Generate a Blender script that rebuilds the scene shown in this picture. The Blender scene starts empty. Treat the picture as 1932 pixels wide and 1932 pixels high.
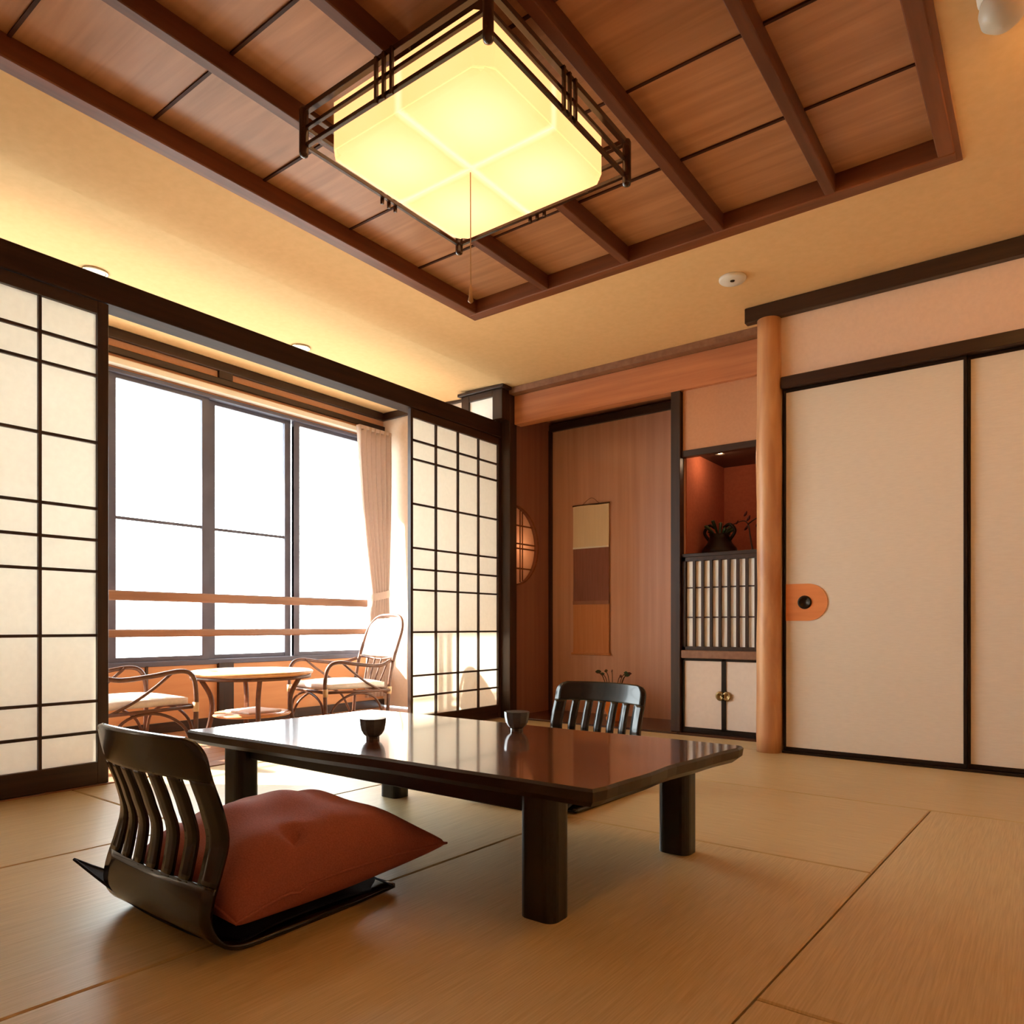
import bpy, math, random
from mathutils import Vector, Matrix
random.seed(7)
PI = math.pi
scn = bpy.context.scene
COL = scn.collection

# ------------------------------------------------------------------ camera
CAM_H = 0.68
cam_d = bpy.data.cameras.new('camera')
cam_d.sensor_fit = 'HORIZONTAL'; cam_d.sensor_width = 36.0
cam_d.lens = 36.0 * 1359.0 / 1932.0
cam_d.shift_y = 215.0 / 1932.0
cam_d.clip_start = 0.02
cam = bpy.data.objects.new('camera', cam_d); COL.objects.link(cam)
cam.location = (0, 0, CAM_H)
cam.rotation_euler = (PI / 2, 0, math.atan2(0.599, 0.8007))
scn.camera = cam

# ------------------------------------------------------------------ view, sky, sun
vs = scn.view_settings
vs.view_transform = 'Standard'; vs.look = 'None'; vs.gamma = 1.0; vs.use_curve_mapping = False
vs.exposure = 0.66
SKY = 10.0
w = bpy.data.worlds.new('sky'); scn.world = w; w.use_nodes = True
nt = w.node_tree; nt.nodes.clear()
wo = nt.nodes.new('ShaderNodeOutputWorld'); bg = nt.nodes.new('ShaderNodeBackground')
bg.inputs[0].default_value = (0.93, 0.97, 1.0, 1); bg.inputs[1].default_value = SKY
nt.links.new(bg.outputs[0], wo.inputs[0])
sun_d = bpy.data.lights.new('sun', 'SUN'); sun_d.energy = 24.0; sun_d.angle = math.radians(1.0)
sun_d.color = (1.0, 0.93, 0.82)
sun = bpy.data.objects.new('sun', sun_d); COL.objects.link(sun)
sun.rotation_euler = Vector((0.60, 0.40, -0.51)).to_track_quat('-Z', 'Y').to_euler()
sun.location = (-8, 2, 10)
scn.cycles.max_bounces = 10; scn.cycles.diffuse_bounces = 6; scn.cycles.transparent_max_bounces = 16
scn.cycles.use_denoising = True
scn.cycles.sample_clamp_indirect = 10.0

# ------------------------------------------------------------------ materials
def lin(c):
    return tuple(((x / 12.92) if x <= 0.04045 else ((x + 0.055) / 1.055) ** 2.4) for x in c) + (1,)
def new_mat(name):
    m = bpy.data.materials.new(name); m.use_nodes = True
    n = m.node_tree; n.nodes.clear()
    out = n.nodes.new('ShaderNodeOutputMaterial'); return m, n, out
def principled(n, out, rough=0.5, spec=0.5, metal=0.0, coat=0.0):
    p = n.nodes.new('ShaderNodeBsdfPrincipled')
    p.inputs['Roughness'].default_value = rough
    p.inputs['Specular IOR Level'].default_value = spec
    p.inputs['Metallic'].default_value = metal
    p.inputs['Coat Weight'].default_value = coat
    p.inputs['Coat Roughness'].default_value = 0.07
    if coat >= 1: p.inputs['Coat IOR'].default_value = 1.9; p.inputs['IOR'].default_value = 1.7
    n.links.new(p.outputs[0], out.inputs[0]); return p
def coords(n, scale, jitter=True):
    tc = n.nodes.new('ShaderNodeTexCoord'); mp = n.nodes.new('ShaderNodeMapping')
    mp.inputs['Scale'].default_value = scale
    if jitter:
        oi = n.nodes.new('ShaderNodeObjectInfo'); ml = n.nodes.new('ShaderNodeMath'); ml.operation = 'MULTIPLY'
        ml.inputs[1].default_value = 37.0
        ad = n.nodes.new('ShaderNodeVectorMath'); ad.operation = 'ADD'
        n.links.new(oi.outputs['Random'], ml.inputs[0])
        n.links.new(tc.outputs['Object'], ad.inputs[0]); n.links.new(ml.outputs[0], ad.inputs[1])
        n.links.new(ad.outputs[0], mp.inputs[0])
    else:
        n.links.new(tc.outputs['Object'], mp.inputs[0])
    return mp
def mottled(name, c1, c2, scale=(6, 6, 6), rough=0.6, spec=0.3, bump=0.0, detail=4, metal=0.0, coat=0.0, dist=0.0, vary=0.0):
    """two-tone noise material; a stretched scale makes wood grain"""
    m, n, out = new_mat(name); p = principled(n, out, rough, spec, metal, coat)
    mp = coords(n, scale)
    nz = n.nodes.new('ShaderNodeTexNoise'); nz.inputs['Scale'].default_value = 1.0
    nz.inputs['Detail'].default_value = detail; nz.inputs['Distortion'].default_value = dist
    n.links.new(mp.outputs[0], nz.inputs['Vector'])
    rp = n.nodes.new('ShaderNodeValToRGB'); rp.color_ramp.elements[0].position = 0.32
    rp.color_ramp.elements[1].position = 0.68
    rp.color_ramp.elements[0].color = lin(c1); rp.color_ramp.elements[1].color = lin(c2)
    n.links.new(nz.outputs['Fac'], rp.inputs[0])
    last = rp.outputs[0]
    if vary:
        oi = n.nodes.new('ShaderNodeObjectInfo'); mr = n.nodes.new('ShaderNodeMapRange')
        mr.inputs['To Min'].default_value = 1 - vary; mr.inputs['To Max'].default_value = 1 + vary
        hs = n.nodes.new('ShaderNodeHueSaturation')
        n.links.new(oi.outputs['Random'], mr.inputs[0]); n.links.new(mr.outputs[0], hs.inputs['Value'])
        n.links.new(last, hs.inputs['Color']); last = hs.outputs[0]
    n.links.new(last, p.inputs['Base Color'])
    if bump:
        b = n.nodes.new('ShaderNodeBump'); b.inputs['Strength'].default_value = bump; b.inputs['Distance'].default_value = 0.004
        n.links.new(nz.outputs['Fac'], b.inputs['Height']); n.links.new(b.outputs[0], p.inputs['Normal'])
    return m
def emit(name, col, strength):
    m, n, out = new_mat(name); e = n.nodes.new('ShaderNodeEmission')
    e.inputs[0].default_value = col + (1,); e.inputs[1].default_value = strength
    n.links.new(e.outputs[0], out.inputs[0]); return m
def translucent(name, c, mixf=0.5, scale=(40, 40, 40)):
    m, n, out = new_mat(name)
    d = n.nodes.new('ShaderNodeBsdfDiffuse'); t = n.nodes.new('ShaderNodeBsdfTranslucent'); x = n.nodes.new('ShaderNodeMixShader')
    mp = coords(n, scale); nz = n.nodes.new('ShaderNodeTexNoise'); nz.inputs['Scale'].default_value = 1; nz.inputs['Detail'].default_value = 6
    n.links.new(mp.outputs[0], nz.inputs['Vector'])
    rp = n.nodes.new('ShaderNodeValToRGB'); rp.color_ramp.elements[0].color = lin(tuple(a * 0.95 for a in c)); rp.color_ramp.elements[1].color = lin(c)
    n.links.new(nz.outputs['Fac'], rp.inputs[0]); n.links.new(rp.outputs[0], d.inputs[0]); n.links.new(rp.outputs[0], t.inputs[0])
    x.inputs[0].default_value = mixf
    n.links.new(d.outputs[0], x.inputs[1]); n.links.new(t.outputs[0], x.inputs[2]); n.links.new(x.outputs[0], out.inputs[0]); return m
def glass_mat():
    m, n, out = new_mat('window_glass')
    g = n.nodes.new('ShaderNodeBsdfGlossy'); g.inputs['Roughness'].default_value = 0.02
    t = n.nodes.new('ShaderNodeBsdfTransparent'); t.inputs[0].default_value = (0.94, 0.97, 0.96, 1)
    lw = n.nodes.new('ShaderNodeLayerWeight'); pw = n.nodes.new('ShaderNodeMath'); pw.operation = 'POWER'; pw.inputs[1].default_value = 5.0
    f = n.nodes.new('ShaderNodeMath'); f.operation = 'MULTIPLY_ADD'; f.inputs[1].default_value = .5; f.inputs[2].default_value = .03
    n.links.new(lw.outputs['Facing'], pw.inputs[0]); n.links.new(pw.outputs[0], f.inputs[0])
    x = n.nodes.new('ShaderNodeMixShader')
    n.links.new(f.outputs[0], x.inputs[0]); n.links.new(t.outputs[0], x.inputs[1]); n.links.new(g.outputs[0], x.inputs[2])
    n.links.new(x.outputs[0], out.inputs[0]); return m
def tatami_mat(name, along_x):
    m, n, out = new_mat(name); p = principled(n, out, 0.40, 0.5)
    mp = coords(n, (8, 260, 1) if along_x else (260, 8, 1))
    nz = n.nodes.new('ShaderNodeTexNoise'); nz.inputs['Scale'].default_value = 1; nz.inputs['Detail'].default_value = 3
    n.links.new(mp.outputs[0], nz.inputs['Vector'])
    mp2 = coords(n, (2.2, 2.2, 1)); nz2 = n.nodes.new('ShaderNodeTexNoise'); nz2.inputs['Scale'].default_value = 1
    n.links.new(mp2.outputs[0], nz2.inputs['Vector'])
    rp = n.nodes.new('ShaderNodeValToRGB'); rp.color_ramp.elements[0].position = .3; rp.color_ramp.elements[1].position = .7
    rp.color_ramp.elements[0].color = lin((0.715, 0.62, 0.44)); rp.color_ramp.elements[1].color = lin((0.80, 0.71, 0.525))
    n.links.new(nz.outputs['Fac'], rp.inputs[0])
    mx = n.nodes.new('ShaderNodeMixRGB'); mx.blend_type = 'MULTIPLY'; mx.inputs[0].default_value = 1
    r2 = n.nodes.new('ShaderNodeValToRGB'); r2.color_ramp.elements[0].color = (0.90, 0.88, 0.84, 1); r2.color_ramp.elements[1].color = (1, 1, 1, 1)
    n.links.new(nz2.outputs['Fac'], r2.inputs[0]); n.links.new(rp.outputs[0], mx.inputs[1]); n.links.new(r2.outputs[0], mx.inputs[2])
    n.links.new(mx.outputs[0], p.inputs['Base Color'])
    b = n.nodes.new('ShaderNodeBump'); b.inputs['Strength'].default_value = 0.25; b.inputs['Distance'].default_value = 0.001
    n.links.new(nz.outputs['Fac'], b.inputs['Height']); n.links.new(b.outputs[0], p.inputs['Normal'])
    return m

M = {}
M['tatami_x'] = tatami_mat('tatami_weave_wide', True)
M['tatami_y'] = tatami_mat('tatami_weave_long', False)
M['seam'] = mottled('tatami_edge_band', (.50, .39, .22), (.55, .43, .26), rough=.8)
M['plaster'] = mottled('ceiling_plaster', (.90, .75, .55), (.92, .77, .57), (30, 30, 30), .9, .1, .15)
M['pink_plaster'] = mottled('upper_wall_plaster', (.88, .77, .68), (.90, .79, .70), (60, 60, 60), .9, .1, .1)
M['niche_upper'] = mottled('brown_plaster', (.78, .57, .43), (.80, .59, .45), (60, 60, 60), .9, .1, .1)
M['dark_x'] = mottled('dark_wood_x', (.17, .11, .085), (.24, .155, .115), (2, 40, 40), .38, .4, .05)
M['dark_y'] = mottled('dark_wood_y', (.17, .11, .085), (.24, .155, .115), (40, 2, 40), .38, .4, .05)
M['dark_z'] = mottled('dark_wood_z', (.17, .11, .085), (.24, .155, .115), (40, 40, 2), .38, .4, .05)
M['black_lacquer_rim'] = mottled('black_rim_lacquer', (.09, .06, .05), (.12, .08, .07), rough=.3)
M['board'] = mottled('ceiling_board_cedar', (.66, .46, .31), (.76, .55, .39), (1.6, 22, 10), .36, .55, .05, dist=.6, vary=.10)
M['joist'] = mottled('ceiling_joist_wood', (.36, .20, .13), (.45, .26, .17), (30, 2, 30), .45, .4)
M['coffer_x'] = mottled('ceiling_rim_wood_x', (.43, .24, .14), (.52, .30, .18), (2, 30, 30), .45, .4)
M['coffer_y'] = mottled('ceiling_rim_wood_y', (.43, .24, .14), (.52, .30, .18), (30, 2, 30), .45, .4)
M['head_y'] = mottled('matt_dark_head', (.17, .11, .085), (.24, .155, .115), (40, 2, 40), .7, .15, .05)
M['seamdark'] = mottled('batten_wood', (.22, .10, .06), (.27, .13, .08), rough=.6)
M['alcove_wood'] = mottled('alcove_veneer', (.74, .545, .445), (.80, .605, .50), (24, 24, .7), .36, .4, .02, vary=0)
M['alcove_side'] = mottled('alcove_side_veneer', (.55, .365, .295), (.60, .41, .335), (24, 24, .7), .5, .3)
M['lintel'] = mottled('red_cedar_beam', (.72, .45, .30), (.80, .53, .36), (1.2, 26, 26), .45, .4, .03)
M['niche_red'] = mottled('red_sand_plaster', (.66, .36, .26), (.70, .39, .28), (50, 50, 50), .9, .1, .1)
M['pillar'] = mottled('polished_log_wood', (.72, .50, .34), (.84, .64, .45), (12, 12, 2.0), .4, .4, .1, dist=1.0)
M['fusuma'] = mottled('door_paper', (.86, .81, .735), (.88, .83, .755), (25, 25, 160), .85, .1, .12)
M['closet_paper'] = mottled('closet_door_paper', (.88, .82, .77), (.90, .84, .79), (40, 40, 40), .85, .1)
M['lattice_paper'] = mottled('lattice_paper', (.97, .96, .93), (.98, .97, .95), (40, 40, 40), .85, .1)
M['shoji_paper'] = translucent('shoji_paper', (.96, .94, .90), .5)
M['moon_paper'] = translucent('half_moon_paper', (.93, .82, .72), .5)
M['bamboo'] = mottled('bamboo_slat', (.45, .27, .16), (.55, .34, .21), (30, 30, 30), .5, .3)
M['plate'] = mottled('orange_pull_plate', (.84, .52, .30), (.88, .56, .33), (4, 40, 40), .5, .3)
M['dark_metal'] = mottled('dark_bronze', (.14, .12, .10), (.20, .17, .14), rough=.35, metal=.8)
M['gold'] = mottled('aged_brass', (.55, .45, .30), (.62, .52, .36), rough=.3, metal=.9)
M['alu'] = mottled('bronze_grey_aluminium', (.33, .33, .39), (.37, .37, .43), rough=.45, metal=.1)
M['glass'] = glass_mat()
M['below'] = mottled('window_spandrel_wood', (.82, .58, .40), (.86, .63, .44), (20, 1.5, 20), .5, .3)
M['rail'] = mottled('handrail_wood', (.50, .35, .26), (.57, .41, .31), (30, 2, 30), .45, .4)
M['engawa'] = mottled('veranda_plank', (.58, .40, .28), (.67, .49, .35), (30, 1.5, 5), .35, .5, vary=.08)
M['white_plaster'] = mottled('veranda_plaster', (.88, .80, .73), (.90, .82, .75), (40, 40, 40), .9, .1)
M['curtain'] = translucent('curtain_cloth', (.87, .79, .75), .3)
M['table_top'] = mottled('table_top_lacquered_walnut', (.29, .165, .115), (.47, .28, .19), (2.2, 26, 26), .17, .5, .03, dist=.8, coat=1.0)
M['table_edge'] = mottled('table_edge_dark', (.13, .10, .08), (.20, .14, .11), (3, 20, 20), .35, .5)
M['leg'] = mottled('table_leg_black', (.075, .07, .062), (.10, .09, .08), (40, 40, 2), .30, .5)
M['lacquer'] = mottled('chair_black_lacquer', (.045, .037, .033), (.07, .055, .048), (30, 30, 3), .22, .35, coat=.35)
M['cushion'] = mottled('russet_cushion_cloth', (.55, .31, .25), (.61, .35, .29), (260, 260, 260), .85, .2, .3)
M['cushion_dark'] = mottled('navy_cushion_cloth', (.10, .10, .13), (.13, .13, .17), (260, 260, 260), .8, .2, .3)
M['cup'] = mottled('dark_grey_glaze', (.24, .24, .24), (.30, .30, .30), (60, 60, 60), .28, .5)
M['cup_in'] = mottled('pale_cup_glaze', (.72, .72, .68), (.76, .76, .72), rough=.3)
M['rattan'] = mottled('rattan_cane', (.30, .17, .11), (.40, .24, .16), (30, 30, 30), .38, .5)
M['rattan_pale'] = mottled('pale_cane', (.80, .66, .50), (.86, .72, .56), (30, 30, 30), .4, .5)
M['pad'] = mottled('pale_chair_pad', (.88, .82, .78), (.92, .86, .82), (50, 50, 50), .8, .2)
M['rtable'] = mottled('round_table_wood', (.80, .58, .38), (.86, .64, .44), (3, 25, 10), .3, .5)
M['white_plastic'] = mottled('white_plastic', (.88, .86, .82), (.90, .88, .84), rough=.4)
M['frost'] = mottled('frosted_glass', (.82, .80, .74), (.85, .83, .77), rough=.35, spec=.5)
M['chrome'] = mottled('brushed_nickel', (.70, .66, .58), (.76, .72, .64), rough=.25, metal=1)
M['cord'] = mottled('pull_cord', (.66, .52, .34), (.72, .58, .40), rough=.6)
M['lampframe'] = mottled('lamp_dark_wood', (.17, .09, .055), (.24, .13, .08), (20, 20, 20), .25, .6)
M['scroll_cream'] = mottled('scroll_cream_paper', (.86, .78, .66), (.88, .80, .68), (90, 4, 4), .8, .1)
M['scroll_mauve'] = mottled('scroll_mauve_silk', (.50, .32, .28), (.55, .36, .32), (90, 4, 4), .7, .2)
M['scroll_tan'] = mottled('scroll_tan_silk', (.74, .49, .33), (.77, .52, .36), (90, 4, 4), .7, .2)
M['orange_pot'] = mottled('orange_ceramic', (.80, .42, .16), (.90, .52, .22), rough=.4)
M['leaf'] = mottled('dark_leaf', (.14, .20, .10), (.20, .27, .13), rough=.5)
M['redleaf'] = mottled('dark_red_leaf', (.28, .08, .06), (.36, .12, .08), rough=.5)
M['twig'] = mottled('twig_bark', (.24, .16, .11), (.32, .22, .15), rough=.7)
M['alcove_floor'] = mottled('alcove_floor_board', (.24, .13, .09), (.32, .18, .12), (2, 30, 10), .25, .5)
M['outer'] = mottled('outer_concrete', (.55, .55, .54), (.62, .62, .60), (3, 3, 3), .9, .1)

# ------------------------------------------------------------------ mesh helpers
OFF = {}
def root(name, loc, label=None, cat=None, group=None, rot=0.0, kind=None, local=False):
    o = bpy.data.objects.new(name, None); COL.objects.link(o)
    o.empty_display_size = 0.05
    o.location = loc; o.rotation_euler = (0, 0, rot)
    tag(o, label, cat, group, kind)
    OFF[o.name] = Vector((0, 0, 0)) if local else Vector(loc)
    return o
def tag(o, label=None, cat=None, group=None, kind=None):
    if label: o['label'] = label
    if cat: o['category'] = cat
    if group: o['group'] = group
    if kind: o['kind'] = kind
    return o
def mk(name, vf, mat, parent=None, smooth=False, label=None, cat=None, group=None, kind=None):
    verts, faces = vf
    verts = [Vector(v) for v in verts]
    if parent is None:
        xs = [v.x for v in verts]; ys = [v.y for v in verts]; zs = [v.z for v in verts]
        off = Vector(((min(xs) + max(xs)) / 2, (min(ys) + max(ys)) / 2, min(zs)))
    else:
        off = OFF[parent.name]
    me = bpy.data.meshes.new(name)
    me.from_pydata([tuple(v - off) for v in verts], [], faces)
    me.validate(); me.update()
    if isinstance(mat, str): mat = M[mat]
    me.materials.append(mat)
    if smooth:
        for p in me.polygons: p.use_smooth = True
    o = bpy.data.objects.new(name, me); COL.objects.link(o)
    if parent is not None:
        o.parent = parent; OFF[o.name] = off
    else:
        o.location = off; OFF[o.name] = off
    tag(o, label, cat, group, kind)
    return o
def merge(*parts):
    V = []; F = []
    for v, f in parts:
        k = len(V); V += [tuple(a) for a in v]; F += [tuple(i + k for i in q) for q in f]
    return V, F
def box(x0, x1, y0, y1, z0, z1, b=0.0):
    if x0 > x1: x0, x1 = x1, x0
    if y0 > y1: y0, y1 = y1, y0
    if z0 > z1: z0, z1 = z1, z0
    if b <= 0:
        v = [(x0, y0, z0), (x1, y0, z0), (x1, y1, z0), (x0, y1, z0), (x0, y0, z1), (x1, y0, z1), (x1, y1, z1), (x0, y1, z1)]
        f = [(0, 3, 2, 1), (4, 5, 6, 7), (0, 1, 5, 4), (1, 2, 6, 5), (2, 3, 7, 6), (3, 0, 4, 7)]
        return v, f
    import bmesh
    bm = bmesh.new(); v, f = box(x0, x1, y0, y1, z0, z1)
    vv = [bm.verts.new(a) for a in v]
    for q in f: bm.faces.new([vv[i] for i in q])
    bmesh.ops.bevel(bm, geom=list(bm.edges), offset=b, segments=1, affect='EDGES')
    bm.verts.index_update()
    r = ([tuple(a.co) for a in bm.verts], [tuple(a.index for a in q.verts) for q in bm.faces]); bm.free(); return r
def prism(poly, axis, a, c):
    """polygon of 2d points extruded along axis from a to c. axis 'x': pts=(y,z); 'y': (x,z); 'z': (x,y)"""
    n = len(poly)
    def P(p, t):
        return (t, p[0], p[1]) if axis == 'x' else ((p[0], t, p[1]) if axis == 'y' else (p[0], p[1], t))
    v = [P(p, a) for p in poly] + [P(p, c) for p in poly]
    f = [tuple(range(n)), tuple(range(2 * n - 1, n - 1, -1))]
    for i in range(n):
        j = (i + 1) % n; f.append((i, i + n, j + n, j))
    return v, f
def lathe(prof, c, seg=32, cap=True):
    V = []; F = []; n = len(prof)
    for i in range(seg):
        a = 2 * PI * i / seg
        for r, z in prof: V.append((c[0] + r * math.cos(a), c[1] + r * math.sin(a), c[2] + z))
    for i in range(seg):
        j = (i + 1) % seg
        for k in range(n - 1):
            F.append((i * n + k, j * n + k, j * n + k + 1, i * n + k + 1))
    if cap:
        if prof[0][0] > 1e-4: F.append(tuple(i * n for i in range(seg))[::-1])
        if prof[-1][0] > 1e-4: F.append(tuple(i * n + n - 1 for i in range(seg)))
    return V, F
def catmull(pts, per=6):
    P = [Vector(p) for p in pts]; out = []
    Q = [P[0] * 2 - P[1]] + P + [P[-1] * 2 - P[-2]]
    for i in range(1, len(Q) - 2):
        for k in range(per):
            t = k / per; a, b, c, d = Q[i - 1], Q[i], Q[i + 1], Q[i + 2]
            out.append(0.5 * ((2 * b) + (c - a) * t + (2 * a - 5 * b + 4 * c - d) * t * t + (3 * b - a - 3 * c + d) * t ** 3))
    out.append(P[-1]); return out
def tube(pts, r, seg=8, per=6, smooth=True):
    P = catmull(pts, per) if smooth else [Vector(p) for p in pts]
    V = []; F = []; up = Vector((0.13, 0.31, 0.94)).normalized()
    n = len(P); prev = None
    for i, p in enumerate(P):
        t = (P[min(i + 1, n - 1)] - P[max(i - 1, 0)])
        t = t.normalized() if t.length > 1e-9 else Vector((0, 0, 1))
        if prev is None:
            s = t.cross(up)
            if s.length < 0.1: s = t.cross(Vector((1, 0, 0)))
        else:
            s = prev - t * prev.dot(t)
        s.normalize(); prev = s; q = t.cross(s)
        rr = r(i / (n - 1)) if callable(r) else r
        for k in range(seg):
            a = 2 * PI * k / seg
            V.append(p + s * (rr * math.cos(a)) + q * (rr * math.sin(a)))
    for i in range(n - 1):
        for k in range(seg):
            l = (k + 1) % seg
            F.append((i * seg + k, i * seg + l, (i + 1) * seg + l, (i + 1) * seg + k))
    F.append(tuple(range(seg))[::-1]); F.append(tuple((n - 1) * seg + k for k in range(seg)))
    return V, F
def slab(fn, nu, nv, th):
    """closed sheet: fn(u,v)->Vector centre surface, thickness th along the surface normal"""
    V = []; F = []; C = [[Vector(fn(i / nu, j / nv)) for j in range(nv + 1)] for i in range(nu + 1)]
    for side in (1, -1):
        for i in range(nu + 1):
            for j in range(nv + 1):
                a = C[min(i + 1, nu)][j] - C[max(i - 1, 0)][j]; b = C[i][min(j + 1, nv)] - C[i][max(j - 1, 0)]
                nrm = a.cross(b)
                nrm = nrm.normalized() if nrm.length > 1e-12 else Vector((0, 0, 1))
                V.append(C[i][j] + nrm * (side * th / 2))
    N = (nu + 1) * (nv + 1); I = lambda i, j: i * (nv + 1) + j
    for i in range(nu):
        for j in range(nv):
            F.append((I(i, j), I(i + 1, j), I(i + 1, j + 1), I(i, j + 1)))
            F.append((N + I(i, j), N + I(i, j + 1), N + I(i + 1, j + 1), N + I(i + 1, j)))
    for i in range(nu):
        F.append((I(i, 0), N + I(i, 0), N + I(i + 1, 0), I(i + 1, 0)))
        F.append((I(i, nv), I(i + 1, nv), N + I(i + 1, nv), N + I(i, nv)))
    for j in range(nv):
        F.append((I(0, j), I(0, j + 1), N + I(0, j + 1), N + I(0, j)))
        F.append((I(nu, j), N + I(nu, j), N + I(nu, j + 1), I(nu, j + 1)))
    return V, F
def transform(vf, mat):
    return [mat @ Vector(v) for v in vf[0]], vf[1]
def copy_tree(o):
    r = o.copy(); COL.objects.link(r)
    for ch in list(o.children):
        c = ch.copy(); COL.objects.link(c); c.parent = r
        for g in list(ch.children):
            d = g.copy(); COL.objects.link(d); d.parent = c
    return r

# ------------------------------------------------------------------ room dimensions (metres)
XA = -3.25      # plane of the shoji wall
YB = 3.97       # plane of the paper doors
YT = 4.30       # front plane of the alcove
ZC = 2.42       # plaster ceiling
XR, YN = 1.40, -1.60
XW, YE = -4.60, 4.30   # veranda window plane, veranda end wall
CX0, CX1, CY0, CY1 = -2.60, -0.28, 0.28, 3.13   # ceiling coffer

# ------------------------------------------------------------------ floor
fl = mk('floor', box(XA - .10, XR + .1, YN - .1, 5.8, -.12, -.055), 'seam', kind='structure')
def skew(x, y): return x + 0.045 * (y - 1.5)
def mat_piece(x0, x1, y0, y1, wide, sk0=True, sk1=True):
    g = .0022
    q = [(skew(x0, y0) if sk0 else x0, y0), (skew(x1, y0) if sk1 else x1, y0), (skew(x1, y1) if sk1 else x1, y1), (skew(x0, y1) if sk0 else x0, y1)]
    q = [(q[0][0] + g, q[0][1] + g), (q[1][0] - g, q[1][1] + g), (q[2][0] - g, q[2][1] - g), (q[3][0] + g, q[3][1] - g)]
    b = .004
    inn = [(q[0][0] + b, q[0][1] + b), (q[1][0] - b, q[1][1] + b), (q[2][0] - b, q[2][1] - b), (q[3][0] + b, q[3][1] - b)]
    V = [(x, y, -.055) for x, y in q] + [(x, y, -b * .8) for x, y in q] + [(x, y, 0) for x, y in inn]
    F = [(3, 2, 1, 0), (8, 9, 10, 11)]
    for i in range(4):
        j = (i + 1) % 4; F += [(i, j, j + 4, i + 4), (i + 4, j + 4, j + 8, i + 8)]
    mk('tatami_mat', (V, F), 'tatami_x' if wide else 'tatami_y', fl)
X = [XA, -2.33, -1.405, -.425, .50, XR]
mat_piece(XA, -1.52, 3.05, YB, True, False, True)
mat_piece(-1.52, .20, 3.05, YB, True)
mat_piece(.20, XR, 3.05, YB, True, True, False)
mat_piece(XA, X[1], 1.30, 3.05, False, False, True)
mat_piece(XA, X[1], -.45, 1.30, False, False, True)
mat_piece(XA, X[1], YN, -.45, False, False, True)
mat_piece(X[1], X[3], 2.18, 3.05, True)
mat_piece(X[1], X[2], .43, 2.18, False)
mat_piece(X[2], X[3], .43, 2.18, False)
mat_piece(X[1], X[2], YN, .43, False)
mat_piece(X[2], X[3], YN, .43, False)
mat_piece(X[3], X[4], 1.32, 3.05, False)
mat_piece(X[3], X[4], -.42, 1.32, False)
mat_piece(X[3], X[4], YN, -.42, False)
mat_piece(X[4], XR, 1.32, 3.05, False, True, False)
mat_piece(X[4], XR, -.42, 1.32, False, True, False)
mat_piece(X[4], XR, YN, -.42, False, True, False)
# strip of mat in front of the alcove
mk('tatami_mat', box(XA, -1.16, YB, YT - .06, -.055, 0, .003), 'tatami_x', fl)
mk('alcove_floor_board', box(-3.2, -1.88, YT - .058, 5.0, -.055, .012, .003), 'alcove_floor', fl)
mk('alcove_floor_board', box(-1.878, -1.15, YT - .058, 5.1, -.055, .012, .003), 'alcove_floor', fl)
# veranda floor of planks
vf = mk('floor_veranda', box(XW - .1, XA - .12, -.2, YE + .1, -.12, -.05), 'dark_y', kind='structure')
xx = XW
while xx < XA - .14:
    x1 = min(xx + .118, XA - .125)
    mk('plank', box(xx + .001, x1 - .001, -.15, YE, -.05, -.012, .0015), 'engawa', vf)
    xx += .118
mk('trim_1', merge(box(XA - .125, XA + .0, -.6, 4.22, -.05, .004, .002),), 'rail', kind='structure')

# ------------------------------------------------------------------ ceiling
def zc_v(x): return ZC + .085 * (-3.13 - x) / 1.47
def ceil_rect(x0, x1, y0, y1): return box(x0, x1, y0, y1, ZC, ZC + .1)
ce_parts = merge(ceil_rect(-3.13, CX0, YN - .1, YT), ceil_rect(CX1, XR + .1, YN - .1, YT), ceil_rect(CX0, CX1, YN - .1, CY0), ceil_rect(CX0, CX1, CY1, YT),
    box(CX0, CX1, CY0, CY1, ZC + .13, ZC + .2))
ce = mk('ceiling', ce_parts, 'plaster', kind='structure')
ve_ce = mk('ceiling_veranda', prism([(-3.13, ZC), (-3.13, ZC + .1), (XW - .15, ZC + .25), (XW - .15, zc_v(XW - .15))], 'y', YN - .1, YE + .2), 'plaster', kind='structure')
# coffer rim
ZR = ZC - .012; zb = ZC + .062
for n_, bx in (('coffer_x', box(CX0 - .0, CX1, CY1 - .055, CY1, ZR, zb + .02, .004)), ('coffer_x', box(CX0, CX1, CY0, CY0 + .055, ZR, zb + .02, .004)),
               ('coffer_y', box(CX0, CX0 + .055, CY0 + .055, CY1 - .055, ZR, zb + .02, .004)), ('coffer_y', box(CX1 - .055, CX1, CY0 + .055, CY1 - .055, ZR, zb + .02, .004))):
    mk('coffer_rim', bx, n_, ce)
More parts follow.
